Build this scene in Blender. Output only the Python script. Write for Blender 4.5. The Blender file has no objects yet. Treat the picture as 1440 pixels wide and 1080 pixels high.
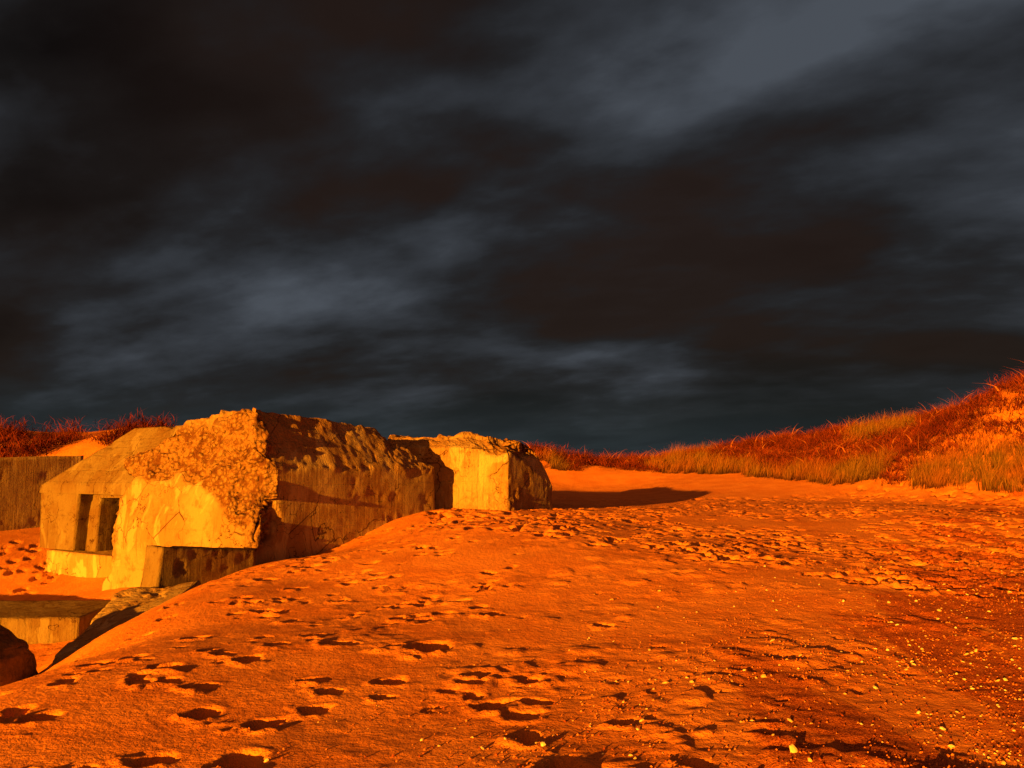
import bpy, math
import numpy as np
from mathutils import Vector
rng = np.random.default_rng(7)
scene = bpy.context.scene
SUN_AZ = math.radians(29.4)      # light travels toward +Y, turned to +X
SUN_EL = math.radians(5.5)

# ------------------------------------------------------------------ noise
def _h(i, j, k):
    i = i.astype(np.int64); j = j.astype(np.int64); k = k.astype(np.int64)
    n = (i*374761393 + j*668265263 + k*1274126177) & 0xffffffff
    n = ((n ^ (n >> 13))*1274126177) & 0xffffffff
    n = ((n ^ (n >> 16))*2246822519) & 0xffffffff
    return ((n ^ (n >> 15)) & 0xffffff)/float(0xffffff)*2-1
def vn(x, y, z=None):
    two = z is None
    xi, yi = np.floor(x), np.floor(y)
    fx, fy = x-xi, y-yi
    fx = fx*fx*fx*(fx*(fx*6-15)+10); fy = fy*fy*fy*(fy*(fy*6-15)+10)
    if two: zi = np.zeros_like(xi); fz = 0
    else:
        zi = np.floor(z); fz = z-zi; fz = fz*fz*fz*(fz*(fz*6-15)+10)
    r = 0
    for a in (0, 1):
        for b in (0, 1):
            for c in ((0,) if two else (0, 1)):
                w = (fx if a else 1-fx)*(fy if b else 1-fy)*(fz if c else 1-fz)
                r = r + w*_h(xi+a, yi+b, zi+c)
    return r
def fbm(x, y, z=None, o=4):
    s = 0; a = 1.0; t = 0
    for i in range(o):
        s = s + a*vn(x*2**i+17.3*i, y*2**i-9.1*i, None if z is None else z*2**i+3.7*i); t += a; a *= .5
    return s/t
def sstep(a, b, x):
    t = np.clip((x-a)/(b-a), 0, 1); return t*t*(3-2*t)

# ------------------------------------------------------------------ terrain control points (metres)
CP = np.array([
 (0,0,0),(-3,0,0),(3,0,.02),(0,4,0),(-2,4.5,-.05),(3,4,.05),(-4.1,6.5,-.12),(-4.0,7.7,-.15),(-4.6,9.9,-.2),
 (-4.95,12.2,-.2),(-4.55,14.4,-.08),(-3.9,16.2,-.12),(-3.2,17.4,.18),(-2.7,18.45,.46),(-1.9,19.5,.64),
 (-1,20.0,.62),(0.2,20.1,.58),(1.6,22,.52),(-3,9,-.08),(-3,12,0),(-2.5,15,.2),(-1.5,10,.02),(-1,6,0),
 (0,8,.06),(0,12,.34),(2,8.5,.12),(-1.3,15.5,.50),(1.7,12.8,.40),(3.8,11.3,.29),(4.8,8.9,.19),(7,7,.1),
 (5,14,.2),(8,20,.35),(3,18,.38),(0,17.5,.53),(10,12,.12),(12,20,.42),(6,26,.38),(12,27,.48),(4,33,.38),(8,35,.44),
 (17.6,28,.7),(15,32,.72),(12.8,38,.95),(8.5,42,.85),(5.3,45,.75),(2.4,44,.7),(22,20,.8),
 (22.3,35,5.2),(21.7,36.5,4.6),(21.6,40,3.8),(19.5,46,3.5),(17.8,49,3.3),(14.7,52,2.8),(10.8,58,2.1),(8.2,58,1.7),
 (3.7,52,2.2),(1.5,50,2.5),(-5,48,2.5),(-20.4,32,2.6),(-16.3,32,2.9),(-18.4,32,2.6),(-26,30,3),(-11,34,2.4),(30,30,6),(34,20,4),(28,36,6),
 (30,48,4.5),(24,56,3.5),(15,64,2.4),(0,62,2),(-15,55,2.2),(20,31,2.4),(18,38,2.3),(15.5,44,2.0),
 (-5.5,8.3,-1.0),(-6.6,10.5,-1.3),(-8,12,-1.4),(-9.5,13.3,-1.4),(-6.6,13.9,-1.1),(-6.7,15.2,-.85),(-8.7,16.9,-1.0),(-10.5,17.6,-1.4),
 (-12,16,-1.4),(-12.5,19,-1.35),(-14,20,-1.0),(-15,22.3,-.35),(-18,21,-.4),(-14,26,.1),(-8,24,0),(-9,10,-1.25),(-8,6.5,-.7),
 (-10,3,-.4),(-15,10,-.9),(-20,5,-.4),(-24,15,-.4),(0,-10,0),(-15,-10,-.2),(15,-10,0),(10,0,.05),(20,5,.3),(-8,-3,-.2),
 (-3,22,.4),(-2,28,.5),(-6,20,.1),(40,0,.5),(-40,0,-.3),(-40,30,1.5),(45,40,4)], float)
def _phi(r2): return np.where(r2 > 1e-9, .5*r2*np.log(np.maximum(r2, 1e-9)), 0)
P = CP[:, :2]; n = len(P)
K = _phi(((P[:, None]-P[None])**2).sum(-1)) + np.eye(n)*0.15
Q = np.hstack([np.ones((n, 1)), P])
M = np.block([[K, Q], [Q.T, np.zeros((3, 3))]])
SOL = np.linalg.solve(M, np.concatenate([CP[:, 2], np.zeros(3)]))
def tps(x, y):
    sh = x.shape; x = x.ravel(); y = y.ravel(); out = np.empty_like(x)
    for i in range(0, len(x), 50000):
        X = x[i:i+50000]; Y = y[i:i+50000]
        r2 = (X[:, None]-P[None, :, 0])**2+(Y[:, None]-P[None, :, 1])**2
        out[i:i+50000] = _phi(r2)@SOL[:n]+SOL[n]+SOL[n+1]*X+SOL[n+2]*Y
    return out.reshape(sh)
def hbase(x, y):
    z = np.clip(tps(x, y), -1.55, 6.3)
    R = np.hypot(x, y-20)
    w = sstep(42, 75, R)
    return z*(1-w)+w*(0.6+.5*fbm(x/60, y/60, o=3))
ca, sa = math.cos(SUN_AZ), math.sin(SUN_AZ)
def relief(x, y, z):
    al = x*sa+y*ca; ac = x*ca-y*sa
    dune = sstep(1.0, 2.2, z)*(y > 24)
    r = .019*fbm(x/1.5, y/1.5, o=2)
    fg = 1-sstep(11, 22, y)
    gr = sstep(-2.0, .8, ac)
    r += .0130*fbm(ac/.34, al/.9+5, o=3)*(.55+.45*fg)
    rough = sstep(-.3, .5, fbm(x/1.3+9, y/1.3, o=2))
    r += .0072*fbm(x/.12, y/.12, o=2)*(.35+rough+.3*gr)*(.3+.7*fg)
    lump = sstep(.10, .48, fbm(x/.30+31, y/.30-8, o=3))
    r += .018*lump*(.2+rough)*(.4+.6*fg)
    rid = 1-np.abs(fbm(ac/.22+3, al/1.3, o=2))*2.4
    r += .0080*np.clip(rid, 0, 1)*gr*fg
    r += dune*(.35*fbm(x/3.5, y/3.5, o=3))
    return r

ys = [-8+.4*i for i in range(27)]
y = 2.8
while y < 33: ys.append(y); y *= 1.0042
while y < 72: ys.append(y); y *= 1.01
while y < 2500: ys.append(y); y *= 1.07
YS = np.array(ys); NY = len(YS); NX = 920
SX = np.linspace(-1, 1, NX)
def W(y): return 6.5+.80*np.maximum(y, 0)
GX = SX[None, :]*W(YS)[:, None]; GY = np.repeat(YS[:, None], NX, 1)
HB = hbase(GX, GY)
GZ = HB+relief(GX, GY, HB)

def footprint(fx, fy, ang, L, Wd, D):
    R = L*2.4
    r0, r1 = np.searchsorted(YS, [fy-R, fy+R])
    if r1-r0 < 2: return
    w = W(fy)
    c0 = max(0, int(((fx-R)/w+1)/2*(NX-1))); c1 = min(NX, int(((fx+R)/w+1)/2*(NX-1))+2)
    X = GX[r0:r1, c0:c1]-fx; Y = GY[r0:r1, c0:c1]-fy
    a = X*math.sin(ang)+Y*math.cos(ang); b = X*math.cos(ang)-Y*math.sin(ang)
    b = b*(1+.25*a/L)
    wob = 1+.30*vn(X/(.7*L)+fx*7, Y/(.7*L)+fy*3)+.14*vn(X/.045+fx*5, Y/.045+fy)
    r = np.sqrt((a/L)**2+(b/Wd)**2)*wob
    bowl = -D*(1-sstep(.50, 1.0, r))*(1+.25*vn(X/.06, Y/.06))
    sunside = -(X*sa+Y*ca)/L            # >0 on the side the light comes from
    rim = D*np.exp(-((r-1.2)/.30)**2)*(.03+.19*sstep(-.2, .8, sunside))*(1+.5*vn(X/.09+fx*3, Y/.09))
    GZ[r0:r1, c0:c1] += bowl+rim
named = [(-2.02,4.76,.12),(-1.84,4.46,.12),(-1.52,4.70,.15),(-1.59,5.35,.14),(-2.04,5.56,.14),(-.75,7.38,.22),(-.10,5.74,.14),(.10,4.99,.13),
 (.28,4.52,.16),(-1.55,7.47,.14),(-2.3,6.13,.13),(-2.2,6.95,.14),(-2.37,4.61,.12),(-2.65,4.58,.11),(-3.4,5.56,.14),(-4.0,8.95,.15),(.7,5.24,.09),
 (3.1,12.9,.3),(-2.8,6.7,.14),(-3.1,5.5,.13),(-3.1,8.1,.14),(-2.4,8.9,.14),(-2.9,9.6,.15),(-2.1,10.1,.15),(-1.9,11.4,.16),(-2.9,11.1,.15),(-3.4,10.4,.14),
 (-1.5,6.3,.11),(-.9,5.9,.08),(-1.9,7.9,.12),(-1.2,8.8,.12),(-2.2,12.8,.16),(-1.5,13.7,.16),(-3.2,13.0,.16),(-3.6,12.0,.15),(-.6,9.6,.12),(1.0,4.5,.1),(.9,8.1,.1)]
for (x0, y0, L) in named:
    footprint(x0, y0, rng.uniform(-.9, .9)+.7, L*rng.uniform(.8, 1.15), L*rng.uniform(.6, .95), .05+.32*L)
cnt = 0
while cnt < 200:                      # left-hand slope
    x0 = rng.uniform(-4.4, .2); y0 = rng.uniform(5.4, 18)
    if x0 < -4.1 and y0 < 8: continue
    if rng.random() > .95-.35*(x0+4.4)/4: continue
    if vn(np.array([x0/1.0+3]), np.array([y0/1.0]))[0] < -.2: continue
    k = rng.uniform(.35, 1.05)
    footprint(x0, y0, rng.uniform(-1.2, 1.6), k*rng.uniform(.11, .15), k*rng.uniform(.07, .12), k*rng.uniform(.055, .10)); cnt += 1
for i in range(60):                   # small scuffs on the right foreground
    x0 = rng.uniform(-.5, 5); y0 = rng.uniform(4, 11)
    footprint(x0, y0, rng.uniform(-1, 1.5), rng.uniform(.04, .09), rng.uniform(.03, .05), rng.uniform(.012, .025))
cnt = 0
while cnt < 3000:                     # trampled plateau
    y0 = rng.uniform(8.5, 34); x0 = rng.uniform(-2, .8*y0)
    crest = np.interp(x0, [-2, 0, 1.7, 3.8, 4.8, 7], [16, 14.4, 12.4, 10.6, 9.0, 8.3])
    if y0 < crest: continue
    if rng.random() > sstep(-.7, 0, vn(np.array([x0/2.5]), np.array([y0/2.5])))[0]*.85+.15: continue
    k = rng.uniform(.6, 1.15)
    footprint(x0, y0, rng.uniform(-1.4, 1.4), k*rng.uniform(.14, .24), k*rng.uniform(.10, .16), k*rng.uniform(.07, .13)); cnt += 1
for i in range(130):                  # far left hollow slope
    footprint(rng.uniform(-17, -11), rng.uniform(16, 23), rng.uniform(-1, 1), .2, .12, .07)

def hlook(x, y):
    x = np.asarray(x, float); y = np.asarray(y, float)
    r = np.clip(np.searchsorted(YS, y)-1, 0, NY-2); fr = (y-YS[r])/(YS[r+1]-YS[r])
    def row(rr):
        s = np.clip((x/W(YS[rr])+1)/2*(NX-1), 0, NX-1.001); c = s.astype(int); f = s-c
        return GZ[rr, c]*(1-f)+GZ[rr, c+1]*f
    return row(r)*(1-fr)+row(r+1)*fr

def mesh_from(name, V, F, mat, smooth=True, attrs=None, parent=None):
    me = bpy.data.meshes.new(name)
    V = np.asarray(V, np.float32); F = np.asarray(F, np.int32); k = F.shape[1]
    me.vertices.add(len(V)); me.vertices.foreach_set("co", V.ravel())
    me.loops.add(F.size); me.loops.foreach_set("vertex_index", F.ravel())
    me.polygons.add(len(F)); me.polygons.foreach_set("loop_start", np.arange(0, F.size, k, dtype=np.int32))
    me.polygons.foreach_set("use_smooth", np.full(len(F), smooth))
    me.update(calc_edges=True); me.validate()
    if attrs:
        for an, arr in attrs.items():
            a = me.attributes.new(an, 'FLOAT', 'POINT'); a.data.foreach_set("value", np.asarray(arr, np.float32).ravel())
    me.materials.append(mat)
    ob = bpy.data.objects.new(name, me); scene.collection.objects.link(ob)
    if parent: ob.parent = parent
    return ob

# ------------------------------------------------------------------ material helpers
class NT:
    def __init__(s, name):
        s.m = bpy.data.materials.new(name); s.m.use_nodes = True; s.t = s.m.node_tree
        s.b = s.t.nodes["Principled BSDF"]; s.b.inputs["Roughness"].default_value = .95
        s.b.inputs["Specular IOR Level"].default_value = .05
        s.tc = s.t.nodes.new("ShaderNodeTexCoord").outputs["Object"]
    def link(s, a, b): s.t.links.new(a, b)
    def setin(s, i, v):
        if hasattr(v, "is_linked") or hasattr(v, "links"): s.link(v, i)
        else: i.default_value = v
    def noise(s, sc, det=4, ro=.55, vec=None, dist=0):
        q = s.t.nodes.new("ShaderNodeTexNoise"); q.inputs["Scale"].default_value = sc; q.inputs["Detail"].default_value = det
        q.inputs["Roughness"].default_value = ro; q.inputs["Distortion"].default_value = dist
        s.link(vec or s.tc, q.inputs["Vector"]); return q.outputs["Fac"]
    def vor(s, sc, feat='F1', vec=None, out="Distance"):
        q = s.t.nodes.new("ShaderNodeTexVoronoi"); q.feature = feat; q.inputs["Scale"].default_value = sc
        s.link(vec or s.tc, q.inputs["Vector"]); return q.outputs[out]
    def mapping(s, rot=(0, 0, 0), sc=(1, 1, 1)):
        q = s.t.nodes.new("ShaderNodeMapping"); q.inputs["Rotation"].default_value = rot; q.inputs["Scale"].default_value = sc
        s.link(s.tc, q.inputs["Vector"]); return q.outputs[0]
    def ramp(s, f, a, b, ca_=0., cb_=1.):
        q = s.t.nodes.new("ShaderNodeMapRange"); q.interpolation_type = 'SMOOTHSTEP'
        q.inputs["From Min"].default_value = a; q.inputs["From Max"].default_value = b
        q.inputs["To Min"].default_value = ca_; q.inputs["To Max"].default_value = cb_
        s.link(f, q.inputs["Value"]); return q.outputs["Result"]
    def math(s, op, a, b=0.):
        q = s.t.nodes.new("ShaderNodeMath"); q.operation = op; s.setin(q.inputs[0], a); s.setin(q.inputs[1], b); return q.outputs[0]
    def mix(s, f, a, b, mode='MIX'):
        q = s.t.nodes.new("ShaderNodeMix"); q.data_type = 'RGBA'; q.blend_type = mode
        s.setin(q.inputs[0], f)
        for i, v in ((6, a), (7, b)):
            if isinstance(v, tuple): q.inputs[i].default_value = (*v, 1)
            else: s.link(v, q.inputs[i])
        return q.outputs[2]
    def attr(s, nme):
        q = s.t.nodes.new("ShaderNodeAttribute"); q.attribute_name = nme; return q.outputs["Fac"]
    def bump(s, h, strength, dist, prev=None):
        q = s.t.nodes.new("ShaderNodeBump"); q.inputs["Strength"].default_value = strength; q.inputs["Distance"].default_value = dist
        s.link(h, q.inputs["Height"])
        if prev is not None: s.link(prev, q.inputs["Normal"])
        return q.outputs[0]
    def col(s, c): s.setin(s.b.inputs["Base Color"], (*c, 1) if isinstance(c, tuple) else c)
    def nrm(s, q): s.link(q, s.b.inputs["Normal"])

# sand
S = NT("sand_mat")
al = S.mapping(rot=(0, 0, SUN_AZ), sc=(1.0, .22, 1))
streak = S.noise(1.5, 6, .65, al, .3)
grav = S.attr("gravel")
g = S.math('ADD', S.ramp(streak, .38, .62, -.5, .5), grav)
g = S.ramp(g, .2, .8)
speck = S.noise(65, 3, .8)
c1 = S.mix(S.ramp(S.noise(1.2, 5), .35, .65), (.72, .305, .085), (.63, .235, .058))
c2 = S.mix(S.ramp(speck, .40, .58), (.24, .045, .012), (.72, .23, .06))
c = S.mix(g, c1, c2)
S.col(c)
hgt = S.math('ADD', S.math('MULTIPLY', speck, S.ramp(g, 0, 1, .5, 1.4)), S.math('MULTIPLY', S.noise(18, 3, .68), 1.5))
S.nrm(S.bump(hgt, .95, .020))
SAND = S.m

# concrete
def concrete(name, tone=1.0):
    C = NT(name)
    rub = C.attr("rubble")
    big = C.noise(.8, 5, .62, None, .4)
    c = C.mix(C.ramp(big, .38, .62), tuple(tone*v for v in (.42, .34, .20)), tuple(tone*v for v in (.34, .23, .115)))
    med = C.noise(3.6, 6, .72)
    c = C.mix(C.ramp(med, .51, .66, 0, .6), c, tuple(tone*v for v in (.24, .13, .055)))
    pale = C.ramp(C.noise(1.7, 5, .6, C.mapping(sc=(1, 1, .45)), .8), .54, .60)
    c = C.mix(C.math('MULTIPLY', pale, .7), c, tuple(tone*v for v in (.54, .46, .29)))
    vs = C.mapping(sc=(2.2, 2.2, .16))
    drip = C.noise(4, 4, .65, vs)
    c = C.mix(C.ramp(drip, .56, .72, 0, .5), c, tuple(tone*v for v in (.16, .08, .037)))
    vo = C.noise(1.6, 4, .6)
    va = C.t.nodes.new("ShaderNodeVectorMath"); va.operation = 'MULTIPLY_ADD'
    cc = C.t.nodes.new("ShaderNodeCombineXYZ")
    for i in range(3): C.link(vo, cc.inputs[i])
    C.link(cc.outputs[0], va.inputs[0]); va.inputs[1].default_value = (1.4, 1.4, 1.4); C.link(C.tc, va.inputs[2])
    cr = C.ramp(C.vor(.9, 'DISTANCE_TO_EDGE', va.outputs[0]), 0, .018, 1, 0)
    cr = C.math('MULTIPLY', cr, C.ramp(big, .40, .50))
    c = C.mix(C.math('MULTIPLY', cr, .9), c, (.05, .022, .012))
    st = C.vor(10, 'F1')
    cs = C.mix(C.ramp(st, .15, .65), tuple(tone*v for v in (.38, .25, .125)), tuple(tone*v for v in (.14, .06, .024)))
    cs = C.mix(C.ramp(med, .42, .6), cs, tuple(tone*v for v in (.33, .205, .095)))
    c = C.mix(rub, c, cs)
    C.col(c)
    b = C.bump(C.math('ADD', C.noise(11, 6, .74), C.math('MULTIPLY', drip, .9)), 1.0, .05)
    sx = C.t.nodes.new("ShaderNodeSeparateXYZ"); C.link(C.tc, sx.inputs[0])
    zz = C.math('FRACT', C.math('MULTIPLY', sx.outputs[2], 1.15))
    seam = C.ramp(C.math('ABSOLUTE', C.math('SUBTRACT', zz, .5)), .0, .02, 0, 1)
    uu = C.math('ADD', C.math('MULTIPLY', sx.outputs[0], .533), C.math('MULTIPLY', sx.outputs[1], .846))
    vseam = C.ramp(C.math('ABSOLUTE', C.math('SUBTRACT', C.math('FRACT', C.math('MULTIPLY', uu, 4.5)), .5)), 0, .08, 0, 1)
    b = C.bump(C.math('ADD', seam, vseam), .5, .014, b)
    b = C.bump(C.math('MULTIPLY', C.ramp(st, 0, .7, 1, 0), rub), .9, .06, b)
    C.nrm(b)
    return C.m
CONC = concrete("concrete_mat", .92); CONC_W = concrete("wing_concrete_mat", .47); CONC_D = concrete("darker_concrete_mat", .50)  # CONC_D is the same concrete, scaled darker overall

# ------------------------------------------------------------------ ground object
ac_ = GX*ca-GY*sa
gm = sstep(-2.6, .6, ac_)*.92-.14
gm = gm*(1-sstep(12, 18, GY)*.5)-sstep(24, 34, GY)*.4
idx = np.arange(NY*NX).reshape(NY, NX)
F = np.stack([idx[:-1, :-1], idx[:-1, 1:], idx[1:, 1:], idx[1:, :-1]], -1).reshape(-1, 4)
mesh_from("sand_ground", np.stack([GX, GY, GZ], -1).reshape(-1, 3), F, SAND, True, {"gravel": gm})

# ------------------------------------------------------------------ bunkers
WD = math.radians(32.2)
dv = np.array([math.sin(WD), math.cos(WD)]); pv = np.array([-math.cos(WD), math.sin(WD)])
def frame(o):
    def f(S_):
        S_ = np.asarray(S_, float)
        xy = np.array(o)[None]+S_[:, 0:1]*dv+S_[:, 1:2]*pv
        return np.hstack([xy, S_[:, 2:3]])
    return f
def loft(name, levels, mat, f, res=.06, parent=None, rub=None, warp=None, amp=1.0):
    L = [np.asarray(l, float) for l in levels]
    ns = [max(2, int(np.ceil(max(np.linalg.norm(l[(k+1) % 4]-l[k]) for l in L)/res))) for k in range(4)]
    ns[2] = ns[0] = max(ns[0], ns[2]); ns[1] = ns[3] = max(ns[1], ns[3])
    def ring(l):
        out = []
        for k in range(4):
            for i in range(ns[k]): out.append(l[k]+(l[(k+1) % 4]-l[k])*i/ns[k])
        return np.array(out)
    rings = []
    for a, b in zip(L[:-1], L[1:]):
        m = max(2, int(np.ceil(np.max(np.linalg.norm(b-a, axis=1))/res)))
        ra, rb = ring(a), ring(b)
        for i in range(m): rings.append(ra+(rb-ra)*i/m)
    rings.append(ring(L[-1]))
    N = len(rings[0]); V = list(np.concatenate(rings)); F = []
    for r in range(len(rings)-1):
        for i in range(N):
            j = (i+1) % N
            F.append((r*N+i, r*N+j, (r+1)*N+j, (r+1)*N+i))
    base = (len(rings)-1)*N; A, B = ns[0], ns[1]; top = L[-1]
    G = -np.ones((A+1, B+1), int)
    for i in range(A+1): G[i, 0] = base+i
    for j in range(B+1): G[A, j] = base+A+j
    for i in range(A+1): G[A-i, B] = base+A+B+i
    for j in range(1, B+1): G[0, B-j] = base+(2*A+B+j) % N
    for i in range(1, A):
        for j in range(1, B):
            u, v = i/A, j/B
            G[i, j] = len(V)
            V.append((1-u)*(1-v)*top[0]+u*(1-v)*top[1]+u*v*top[2]+(1-u)*v*top[3])
    for i in range(A):
        for j in range(B): F.append((G[i, j], G[i+1, j], G[i+1, j+1], G[i, j+1]))
    V = np.array(V); F = np.array(F)
    if warp is not None: V = warp(V)
    rb = rub(V) if rub is not None else np.zeros(len(V))
    Wp = f(V)
    fn = np.cross(Wp[F[:, 2]]-Wp[F[:, 0]], Wp[F[:, 3]]-Wp[F[:, 1]])
    vnm = np.zeros_like(Wp)
    for k in range(4): np.add.at(vnm, F[:, k], fn)
    vnm /= np.linalg.norm(vnm, axis=1, keepdims=True)+1e-9
    x, y_, z = Wp.T
    side = np.abs(vnm[:, 0]*dv[0]+vnm[:, 1]*dv[1])       # flatter boards on the long walls
    k_ = .28+.72*side
    d = .034*k_*fbm(x/.9, y_/.9, z/.9, 3)+.012*k_*fbm(x/.15, y_/.15, z/.15, 2)
    hole = sstep(.30, .50, fbm(x/.45+4, y_/.45, z/.45, 3)); d -= .05*hole*k_
    ch = .22*fbm(x/.6, y_/.6, z/.6, 2)+.11*fbm(x/.19, y_/.19, z/.19, 2)+.035*vn(x/.08, y_/.08, z/.08)
    d = (d+rb*(ch-.05))*amp
    Wp = Wp+vnm*d[:, None]
    cen = Wp.mean(0)
    if np.einsum('ij,ij->i', fn, Wp[F].mean(1)-cen).mean() < 0: F = F[:, ::-1]
    return mesh_from(name, Wp, F, mat, True, {"rubble": rb}, parent)
def empty(name, loc=(0, 0, 0)):
    e = bpy.data.objects.new(name, None); scene.collection.objects.link(e); return e

fm = frame((-4.85, 15.0))
bunk = empty("concrete_bunker")
def rub_main(V):
    s, t, z = V.T
    zb = np.interp(t, [0, .5, 1.1, 2.5, 4.3, 4.7], [.25, .7, 1.15, 1.4, 1.35, 1.0])+.26*fbm(t/.4, z/.4, s, 3)
    front = 1-sstep(.5, .75, s+.12*fbm(t*2, z*3, s*2, 2))
    r = sstep(-.05, .08, z-zb)*front
    edge = sstep(2.35, 2.55, z+.2*fbm(s/.5, t/.5, z, 2))*.28
    band = sstep(1.65, 1.85, z+.12*fbm(s/.4, t/.4, z, 2))*.12
    lip = .30*np.exp(-((z-1.66)/.07)**2)*sstep(.1, .4, fbm(s/.5, t, z, 2)+.3)
    far = sstep(3.6, 4.4, s)*sstep(1.3, 1.8, z)*.45
    lcorner = .8*sstep(4.0, 4.5, t+.3*fbm(z/.4, s, t, 2))*front*sstep(-.5, .1, z)
    return np.clip(np.maximum.reduce([r, edge, far, band, lip, lcorner]), 0, 1)
def warp_main(V):
    V = V.copy(); s, t, z = V.T
    c = .62*np.exp(-((z-1.45)/.75)**2)+.09*fbm(z/.3, t/.3, s, 2)
    k = (s+.75*t < c) & (z > -.3)
    V[k, 0] = (c-.75*t)[k]
    # left-hand corner eroded and rounded
    d2 = (4.68-t)+.8*s; c2 = .22+.30*fbm(z/.45+5, z*0, s*.3, 2)+.55*np.exp(-((z-1.4)/.5)**2)
    k = (d2 < c2) & (z > -.9); V[k, 1] -= (c2-d2)[k]
    fr = 1-sstep(.0, .9, s)
    V[:, 0] += fr*(.24*sstep(.6, 2.4, z)*np.sin(np.clip(t/4.7, 0, 1)*3.14)-.14*np.exp(-((z-.2)/.6)**2)*np.exp(-((t-2.8)/1.2)**2))
    V[:, 2] -= sstep(1.6, 2.6, z)*.10*sstep(1.2, 2.8, t)*(1-sstep(1.2, 2.0, s))
    return V
loft("main_block", [
 [(0, 0, -2.2), (5.6, 0, -2.2), (5.6, 4.68, -2.2), (0, 4.68, -2.2)],
 [(0, 0, 1.6), (5.57, 0, 1.66), (5.6, 4.68, 1.6), (.12, 4.55, 1.45)],
 [(.5, .55, 2.82), (4.1, .65, 2.56), (4.2, 3.6, 2.6), (.6, 2.85, 2.76)]], CONC, fm, .05, bunk, rub_main, warp_main)
def rub_w(V):
    s, t, z = V.T
    return .40*sstep(.2, .5, fbm(t/.8+3, z/.8, s/.8, 3))
S0 = 1.35
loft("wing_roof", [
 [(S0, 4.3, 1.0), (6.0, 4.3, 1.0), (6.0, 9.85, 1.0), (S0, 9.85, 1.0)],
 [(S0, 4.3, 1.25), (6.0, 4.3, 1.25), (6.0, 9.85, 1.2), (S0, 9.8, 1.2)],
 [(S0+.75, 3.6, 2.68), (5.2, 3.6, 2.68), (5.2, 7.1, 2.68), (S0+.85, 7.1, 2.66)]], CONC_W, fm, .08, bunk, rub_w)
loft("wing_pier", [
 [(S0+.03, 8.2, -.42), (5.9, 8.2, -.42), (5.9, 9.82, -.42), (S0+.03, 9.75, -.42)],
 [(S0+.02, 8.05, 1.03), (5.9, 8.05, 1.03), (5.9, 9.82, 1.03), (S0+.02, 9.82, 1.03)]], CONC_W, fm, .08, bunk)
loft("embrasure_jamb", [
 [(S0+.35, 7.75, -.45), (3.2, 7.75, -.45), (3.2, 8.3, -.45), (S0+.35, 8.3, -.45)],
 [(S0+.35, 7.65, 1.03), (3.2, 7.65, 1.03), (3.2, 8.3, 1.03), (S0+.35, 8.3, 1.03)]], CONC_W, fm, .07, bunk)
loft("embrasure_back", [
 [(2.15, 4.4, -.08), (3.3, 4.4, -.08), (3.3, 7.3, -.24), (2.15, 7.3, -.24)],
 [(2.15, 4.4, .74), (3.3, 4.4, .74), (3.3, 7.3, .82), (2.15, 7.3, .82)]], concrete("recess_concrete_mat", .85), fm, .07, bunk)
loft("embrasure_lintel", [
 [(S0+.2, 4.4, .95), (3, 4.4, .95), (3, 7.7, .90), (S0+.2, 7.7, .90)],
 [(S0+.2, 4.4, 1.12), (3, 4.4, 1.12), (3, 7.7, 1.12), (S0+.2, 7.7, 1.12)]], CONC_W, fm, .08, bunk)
loft("opening_shade_core", [
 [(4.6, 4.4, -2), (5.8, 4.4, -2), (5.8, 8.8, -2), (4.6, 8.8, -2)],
 [(4.6, 4.4, 1.1), (5.8, 4.4, 1.1), (5.8, 8.8, 1.1), (4.6, 8.8, 1.1)]], concrete("opening_shade_mat", .10), fm, .2, bunk)  # near-black tone paints in the shade deep inside the embrasure
loft("wing_plinth", [
 [(S0-.10, 4.5, -2.2), (5.7, 4.5, -2.2), (5.7, 9.2, -2.2), (S0-.10, 9.2, -2.2)],
 [(S0-.10, 4.5, -.44), (5.7, 4.5, -.44), (5.7, 9.15, -.44), (S0-.10, 9.15, -.44)]], concrete("pale_concrete_mat", 1.1), fm, .08, bunk)

fw = lambda V: np.asarray(V, float)
rem = empty("concrete_bunker_remnant")
def rub_2(V):
    s, t, z = V.T
    e = sstep(1.85, 2.1, z+.3*fbm(s/.5, t/.5, z/.5, 3))*sstep(-1.5, -.2, s)
    r = sstep(.2, .5, fbm(s/.6, t/.6, z/.6, 3))*.4
    top = .45*sstep(2.15, 2.35, z)
    return np.clip(np.maximum(e+r, top), 0, 1)
loft("front_block", [
 [(-.1, 20.3, -.8), (1.14, 22.35, -.8), (-1.6, 24.0, -.8), (-3.3, 20.55, -.8)],
 [(-.1, 20.3, 2.14), (1.12, 22.35, 1.15), (-1.6, 24.0, 1.5), (-3.3, 20.55, 2.2)],
 [(-.12, 20.75, 2.36), (.55, 21.7, 2.34), (-1.5, 23.4, 2.4), (-3.2, 21.0, 2.52)]], CONC, fw, .05, rem, rub_2)
loft("crown", [
 [(-.45, 20.7, 2.0), (.1, 21.4, 2.0), (-1.3, 22.8, 2.0), (-2.3, 20.75, 2.0)],
 [(-.62, 20.95, 2.5), (-.3, 21.3, 2.45), (-1.3, 22.4, 2.45), (-1.9, 20.9, 2.52)]], CONC, fw, .05, rem, lambda V: np.full(len(V), .45))
loft("rear_shadow_block", [  # mostly hidden rear mass, added to lengthen the shadow on the sand
 [(-1.4, 23.0, -.8), (.6, 22.2, -.8), (.75, 28, -.8), (-2.0, 28, -.8)],
 [(-1.4, 23.0, 1.5), (.5, 22.4, 1.3), (.7, 27.8, 2.2), (-2.0, 27.8, 2.2)]], CONC, fw, .09, rem, rub_2)

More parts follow.
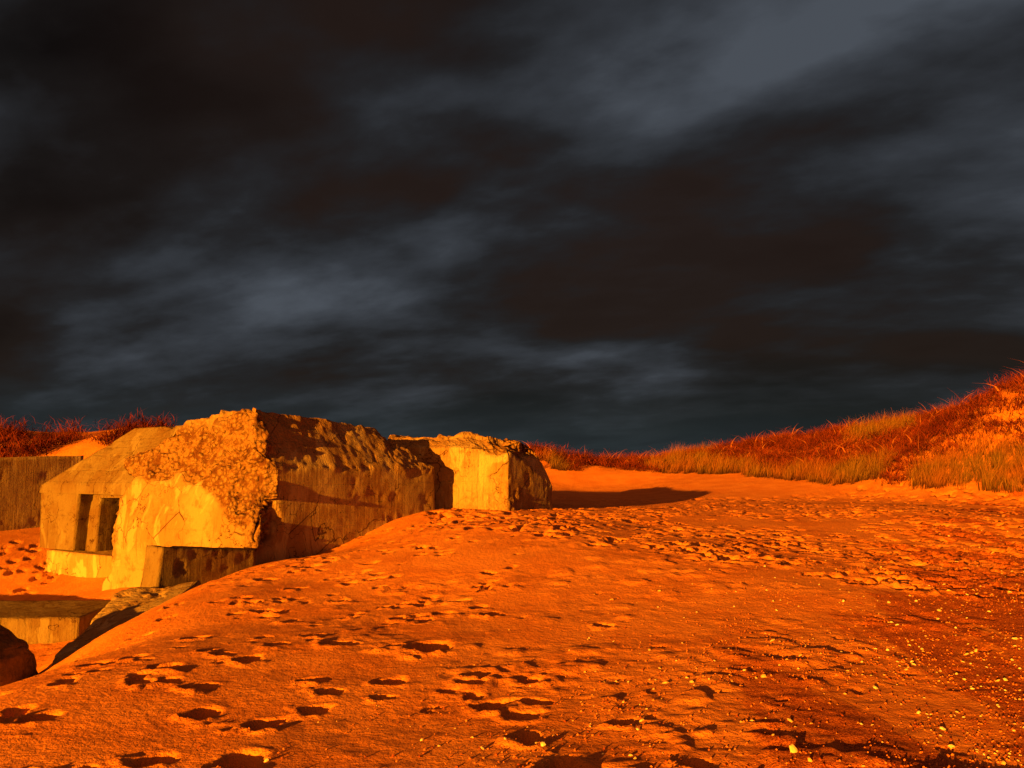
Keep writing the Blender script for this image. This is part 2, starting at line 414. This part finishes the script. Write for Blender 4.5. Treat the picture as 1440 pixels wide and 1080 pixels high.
f3 = frame((-13.6, 25.7))
loft("concrete_wall", [
 [(0, 0, -1.5), (0, 3.5, -1.5), (-6.5, 3.5, -1.5), (-6.5, 0, -1.5)],
 [(0, 0.1, 2.05), (0, 3.4, 2.05), (-6.5, 3.4, 1.75), (-6.5, .1, 1.75)]], CONC, f3, .1)
f4 = frame((-4.60, 14.62))
loft("low_concrete_wall", [
 [(0, 0, -1.6), (0, .42, -1.6), (-2.05, .42, -1.6), (-2.1, 0, -1.6)],
 [(0, 0, .17), (0, .42, .19), (-1.85, .42, .38), (-1.85, 0, .36)]], CONC_D, f4, .05, None,
 lambda V: .25*sstep(.2, .5, fbm(V[:, 0]/.3, V[:, 1]/.3, V[:, 2]/.3, 2)))
loft("concrete_slab", [
 [(-14, 13.9, -2), (-7.35, 14.0, -2), (-7.5, 16.0, -2), (-14, 16.0, -2)],
 [(-14, 13.9, -.93), (-7.35, 14.0, -.9), (-7.5, 15.9, -.9), (-14, 15.9, -.93)]], CONC_D, fw, .07)
loft("broken_concrete_ramp", [
 [(-5.75, 9.0, -2), (-4.4, 9.4, -2), (-4.7, 12.9, -2), (-6.3, 12.8, -2)],
 [(-5.55, 9.6, -.80), (-4.5, 9.7, -.33), (-4.9, 12.9, -.12), (-6.05, 12.7, -.28)]], CONC, fw, .05, None,
 lambda V: .6*sstep(-.1, .4, fbm(V[:, 0]/.5, V[:, 1]/.5, V[:, 2]/.5, 3)))
loft("concrete_rubble_block", [
 [(-6.9, 8.9, -1.8), (-5.62, 9.1, -1.8), (-5.5, 9.9, -1.8), (-6.9, 10.0, -1.8)],
 [(-6.8, 9.0, -.5), (-5.72, 9.15, -.5), (-5.6, 9.8, -.55), (-6.8, 9.9, -.5)],
 [(-6.7, 9.1, -.1), (-6.0, 9.2, -.1), (-6.0, 9.7, -.15), (-6.7, 9.8, -.1)]], CONC_D, fw, .05, None,
 lambda V: np.full(len(V), .45))

# ------------------------------------------------------------------ dune vegetation
def blade_mesh(name, roots, H, lean, width, mat, segs=3):
    n_ = len(roots); yaw = rng.uniform(0, 2*math.pi, n_)
    lx, ly = lean[:, 0], lean[:, 1]
    V = []
    px, py = np.cos(yaw), np.sin(yaw)
    for k in range(segs+1):
        t = k/segs
        cx = roots[:, 0]+lx*H*t*t; cy = roots[:, 1]+ly*H*t*t
        cz = roots[:, 2]+H*(t-.25*t*t*np.hypot(lx, ly))
        w = width*(1-t*.92)*.5
        V += [np.stack([cx-px*w, cy-py*w, cz], -1), np.stack([cx+px*w, cy+py*w, cz], -1)]
    V = np.stack(V, 1).reshape(-1, 3)
    b = np.arange(n_)[:, None]*(2*(segs+1))
    F = np.concatenate([np.stack([b+2*k, b+2*k+1, b+2*k+3, b+2*k+2], -1) for k in range(segs)], 1).reshape(-1, 4)
    tt = np.repeat(rng.random(n_), 2*(segs+1)); hh = np.tile(np.repeat(np.linspace(0, 1, segs+1), 2), n_)
    return mesh_from(name, V, F, mat, True, {"rnd": tt, "hh": hh})
def vegmat(name, a, b, c_, base_shade):
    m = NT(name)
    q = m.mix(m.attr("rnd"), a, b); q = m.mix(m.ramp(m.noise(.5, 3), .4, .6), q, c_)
    q = m.mix(m.ramp(m.attr("hh"), 0, .6, base_shade, 0), q, (.03, .012, .005))  # blade bases darkened, painting in the shade between tufts
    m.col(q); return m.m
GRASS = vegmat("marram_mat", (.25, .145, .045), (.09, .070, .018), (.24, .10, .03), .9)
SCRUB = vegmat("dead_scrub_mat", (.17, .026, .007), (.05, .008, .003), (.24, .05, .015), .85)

def sample(nn, xr, yr, cond):
    x = rng.uniform(*xr, nn); y = rng.uniform(*yr, nn); z = hlook(x, y); k = cond(x, y, z)
    return np.stack([x, y, z], -1)[k]
def dune_line(x, y):
    foot = np.interp(x, [2, 6, 10, 12.5, 14, 16, 18.5, 24, 34], [47.5, 48.5, 46.5, 42, 36, 31.5, 27.5, 24, 20])
    return y-foot
def gcond(x, y, z):
    m = vn(x/1.9, y/1.9)+.5*vn(x/.6, y/.6)
    dl = dune_line(x, y)+1.2*vn(x/1.2, y/1.2)
    return (dl > 0) & (m > -.6-.7*sstep(1, 4, dl)) & (x < .82*y)
tufts = sample(21000, (1, 38), (20, 66), gcond)
dl = dune_line(tufts[:, 0], tufts[:, 1])
red = vn(tufts[:, 0]/2.6+7, tufts[:, 1]/2.6)*.75+1.6*sstep(1.8, 5.5, dl)*(.45+.55*sstep(-.4, .3, vn(tufts[:, 0]/4, tufts[:, 1]/4+3)))+.8*sstep(12, 5, tufts[:, 0])
isred = red > .56
gt = tufts[~isred]; print("tufts", len(gt), isred.sum())
nb = 26
R = np.repeat(gt, nb, 0); r = np.abs(rng.normal(0, .14, len(R))); th = rng.uniform(0, 6.283, len(R))
R[:, 0] += r*np.cos(th); R[:, 1] += r*np.sin(th); R[:, 2] -= .03
th_ = np.repeat(rng.uniform(.55, 1.4, len(gt)), nb)
H = th_*rng.uniform(.45, 1.0, len(R))*1.0
ln = np.stack([.22+np.cos(th)*.36+rng.normal(0, .12, len(R)), np.sin(th)*.36], -1)
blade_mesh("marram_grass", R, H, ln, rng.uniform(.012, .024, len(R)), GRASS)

def twigs(name, pts, per, hmax, spread):
    R = np.repeat(pts, per, 0); r = np.abs(rng.normal(0, spread, len(R))); th = rng.uniform(0, 6.283, len(R))
    big = np.repeat(rng.uniform(.1, 1.0, len(pts))**2*1.6, per)
    R[:, 0] += r*np.cos(th); R[:, 1] += r*np.sin(th)
    R[:, 2] += rng.uniform(-.05, 1, len(R))*big*hmax*.8
    H = rng.uniform(.12, hmax, len(R))
    a = rng.uniform(0, 6.283, len(R)); l = rng.uniform(.3, 2.4, len(R))
    return blade_mesh(name, R, H, np.stack([np.cos(a)*l, np.sin(a)*l], -1), rng.uniform(.015, .04, len(R)), SCRUB, 2)
rt = tufts[isred]
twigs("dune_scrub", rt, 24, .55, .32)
lt = sample(3400, (-34, -9), (26, 34), lambda x, y, z: (z > 1.7) & (vn(x/1.5, y/1.5) > -.2) & (x > -.85*y))
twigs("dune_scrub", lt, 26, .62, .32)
bt = rt[rng.integers(0, len(rt), 700)]
a = rng.uniform(0, 6.283, len(bt)); l = rng.uniform(.6, 2.2, len(bt))
blade_mesh("driftwood_branches", bt+np.array([0, 0, .25]), rng.uniform(.5, 1.3, len(bt)), np.stack([np.cos(a)*l, np.sin(a)*l], -1), rng.uniform(.04, .09, len(bt)),
           vegmat("driftwood_mat", (.30, .11, .045), (.14, .04, .015), (.35, .14, .06), .1), 4)

# ------------------------------------------------------------------ shells and pebbles
def chips(name, pts, rad, mat, flat=.35, k=6):
    n_ = len(pts); V = []; a0 = rng.uniform(0, 6.28, n_)
    tx = rng.normal(0, .35, n_); ty = rng.normal(0, .35, n_); el = rng.uniform(.55, 1, n_)
    for ringr, hz in ((1, 0), (.62, .75)):
        for i in range(k):
            a = 2*math.pi*i/k
            lx = np.cos(a)*rad*ringr; ly = np.sin(a)*rad*ringr*el
            X = lx*np.cos(a0)-ly*np.sin(a0); Y = lx*np.sin(a0)+ly*np.cos(a0)
            V.append(np.stack([pts[:, 0]+X, pts[:, 1]+Y, pts[:, 2]+rad*flat*hz+X*tx+Y*ty+rad*.12], -1))
    V.append(np.stack([pts[:, 0], pts[:, 1], pts[:, 2]+rad*flat*1.1+rad*.12], -1))
    V = np.stack(V, 1).reshape(-1, 3); m = 2*k+1; b = np.arange(n_)[:, None]*m; F = []
    for i in range(k):
        j = (i+1) % k
        F += [np.stack([b+i, b+j, b+k+j], -1), np.stack([b+i, b+k+j, b+k+i], -1), np.stack([b+k+i, b+k+j, b+2*k], -1)]
    return mesh_from(name, V, np.concatenate(F, 1).reshape(-1, 3), mat, False)
SH = NT("shell_mat"); SH.col(SH.mix(SH.ramp(SH.noise(6, 2), .4, .6), (.80, .72, .50), (.68, .44, .20))); SH.b.inputs["Roughness"].default_value = .6
PB = NT("pebble_mat"); PB.col(PB.mix(PB.ramp(PB.noise(14, 2), .4, .6), (.22, .05, .015), (.64, .24, .08)))
def scat(nn, pw):
    y = 3.6+rng.random(nn)**pw*15; x = rng.uniform(-.72, .8, nn)*y
    acr = x*ca-y*sa
    k = (rng.random(nn) < sstep(-5.0, 1.5, acr)*(.3+.7*sstep(-.2, .4, vn(x/.7, y/.7)))) & ~((x < -4.0))
    x, y = x[k], y[k]
    return np.stack([x, y, hlook(x, y)], -1)
sp = scat(7500, 1.2); chips("seashells", sp, np.clip(rng.lognormal(math.log(.008), .55, len(sp)), .004, .028), SH.m, .5)
pp = scat(46000, 1.4); chips("gravel", pp, rng.uniform(.003, .010, len(pp)), PB.m, .9, 5)

# ------------------------------------------------------------------ world
w = bpy.data.worlds.new("World"); scene.world = w; w.use_nodes = True
w.cycles.sampling_method = 'MANUAL'; w.cycles.sample_map_resolution = 256
t = w.node_tree; bg = t.nodes["Background"]; bg.inputs["Strength"].default_value = .1
class WN(NT):
    def __init__(s): s.t = t; s.tc = t.nodes.new("ShaderNodeTexCoord").outputs["Generated"]
Wn = WN()
sx = t.nodes.new("ShaderNodeSeparateXYZ"); t.links.new(Wn.tc, sx.inputs[0]); X_, Y_, Z_ = sx.outputs
def cloudvec(k, yscale, shear, off):
    den = Wn.math('ADD', Wn.math('MAXIMUM', Z_, 0.0), k)
    cx = t.nodes.new("ShaderNodeCombineXYZ")
    qx = Wn.math('DIVIDE', X_, den)
    t.links.new(qx, cx.inputs[0])
    t.links.new(Wn.math('ADD', Wn.math('MULTIPLY', Wn.math('DIVIDE', Y_, den), yscale), Wn.math('MULTIPLY', qx, shear)), cx.inputs[1])
    cx.inputs[2].default_value = off
    return cx.outputs[0]
cl = cloudvec(.30, 1.5, .30, 1.7)
cl2 = cloudvec(.20, 1.2, .38, 8.3)
n1 = Wn.noise(1.25, 7, .52, cl, .05)
n2 = Wn.noise(2.2, 7, .54, cl2, .05)
n3 = Wn.noise(5.0, 6, .60, cl, .1)
n0 = Wn.noise(.5, 3, .5, cl, .1)
def blob(u, v, k):
    d = Vector(((u-720)/1130, 1, (660-v)/1130)).normalized()
    q = t.nodes.new("ShaderNodeVectorMath"); q.operation = 'DOT_PRODUCT'; t.links.new(Wn.tc, q.inputs[0]); q.inputs[1].default_value = d
    return Wn.math('POWER', 2.71828, Wn.math('MULTIPLY', Wn.math('SUBTRACT', q.outputs["Value"], 1.0), k))
# billowing bellies: voronoi-smooth lumps, warped by noise, dark below / light on the lip
wv = t.nodes.new("ShaderNodeVectorMath"); wv.operation = 'MULTIPLY_ADD'
nc = t.nodes.new("ShaderNodeTexNoise"); nc.inputs["Scale"].default_value = 2.0; nc.inputs["Detail"].default_value = 5; t.links.new(cl, nc.inputs["Vector"])
t.links.new(nc.outputs["Color"], wv.inputs[0]); wv.inputs[1].default_value = (.9, .9, .0); t.links.new(cl, wv.inputs[2])
vv = t.nodes.new("ShaderNodeTexVoronoi"); vv.feature = 'SMOOTH_F1'; vv.inputs["Scale"].default_value = 2.1; vv.inputs["Smoothness"].default_value = .7
t.links.new(wv.outputs[0], vv.inputs["Vector"])
lump = Wn.math('SUBTRACT', vv.outputs["Distance"], .42)
val = Wn.math('ADD', Wn.math('MULTIPLY', lump, .62), .43)
val = Wn.math('ADD', val, Wn.math('MULTIPLY', Wn.math('SUBTRACT', n1, .5), 1.15))
val = Wn.math('ADD', val, Wn.math('MULTIPLY', Wn.math('SUBTRACT', n2, .5), .85))
val = Wn.math('ADD', val, Wn.math('MULTIPLY', Wn.math('SUBTRACT', n3, .5), .28))
val = Wn.math('ADD', val, Wn.math('MULTIPLY', Wn.math('SUBTRACT', n0, .5), .3))
for (u, v, k, amp) in [(1350, 40, 25, .24), (900, 90, 60, .18), (1200, 190, 70, .12), (320, 400, 150, .20), (30, 220, 60, .16), (560, 450, 150, .20), (850, 505, 200, .24),
                       (520, 250, 90, .05), (900, 370, 45, -.32), (280, 140, 60, -.24), (1250, 450, 60, -.26), (60, 420, 150, -.22), (420, 500, 250, -.10)]:
    val = Wn.math('ADD', val, Wn.math('MULTIPLY', blob(u, v, k), amp))
cr = t.nodes.new("ShaderNodeValToRGB"); t.links.new(val, cr.inputs[0])
els = [(0, (.0018, .0016, .0016)), (.25, (.0062, .0056, .0056)), (.5, (.0160, .0163, .0184)), (.75, (.034, .038, .046)), (1, (.066, .076, .093))]
e = cr.color_ramp.elements; e[0].position = 0; e[0].color = (*els[0][1], 1); e[1].position = 1; e[1].color = (*els[-1][1], 1)
for p_, c_ in els[1:-1]:
    q = e.new(p_); q.color = (*c_, 1)
colr = cr.outputs[0]
br = Wn.math('MULTIPLY', Wn.ramp(n0, .48, .62), Wn.ramp(val, .15, .55, 1, 0))
for (u, v, k, amp) in [(900, 300, 50, .6), (350, 130, 50, .7), (30, 420, 150, .6)]:
    br = Wn.math('ADD', br, Wn.math('MULTIPLY', Wn.math('MULTIPLY', blob(u, v, k), amp), Wn.ramp(val, .2, .65, 1, 0)))
colr = Wn.mix(Wn.math('MINIMUM', Wn.math('MULTIPLY', br, .55), .6), colr, (.022, .0112, .0078))
hz = Wn.ramp(Wn.math('ADD', Z_, Wn.math('MULTIPLY', Wn.math('SUBTRACT', n2, .5), .08)), .01, .125, .93, 0)
hcol = Wn.mix(Wn.ramp(n2, .35, .65), (.015, .021, .025), (.021, .031, .036))
hcol = Wn.mix(Wn.ramp(Wn.math('ADD', X_, 0), .15, .5, 0, .5), hcol, (.008, .010, .011))
colr = Wn.mix(hz, colr, hcol)
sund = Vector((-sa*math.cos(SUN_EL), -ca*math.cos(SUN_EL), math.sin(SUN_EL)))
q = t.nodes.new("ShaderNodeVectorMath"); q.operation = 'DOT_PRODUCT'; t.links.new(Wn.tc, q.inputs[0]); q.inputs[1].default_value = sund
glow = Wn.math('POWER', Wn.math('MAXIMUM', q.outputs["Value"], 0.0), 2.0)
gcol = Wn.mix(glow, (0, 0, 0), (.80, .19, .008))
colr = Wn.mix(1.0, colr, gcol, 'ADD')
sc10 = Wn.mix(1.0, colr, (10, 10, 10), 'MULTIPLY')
sky = t.nodes.new("ShaderNodeTexSky"); sky.sky_type = 'NISHITA'; sky.sun_disc = False
sky.sun_elevation = SUN_EL; sky.sun_rotation = math.pi+SUN_AZ
skm = Wn.mix(1.0, sky.outputs[0], (.008, .008, .008), 'MULTIPLY')
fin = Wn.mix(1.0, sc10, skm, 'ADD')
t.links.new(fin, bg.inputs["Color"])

# ------------------------------------------------------------------ sun + camera
sl = bpy.data.lights.new("sun", 'SUN'); sl.energy = 16.5; sl.angle = math.radians(.5); sl.color = (1.0, .31, .010)
so = bpy.data.objects.new("sun", sl); scene.collection.objects.link(so)
so.rotation_euler = (-sund).to_track_quat('-Z', 'Y').to_euler()
cam = bpy.data.cameras.new("camera"); co = bpy.data.objects.new("camera", cam); scene.collection.objects.link(co)
cam.sensor_width = 36; cam.lens = 28.25; cam.clip_end = 5000; cam.clip_start = .05
co.location = (0, 0, 1.6); co.rotation_euler = (math.radians(96.1), 0, 0)
scene.camera = co
scene.view_settings.view_transform = 'Standard'; scene.view_settings.look = 'None'; scene.view_settings.exposure = 0
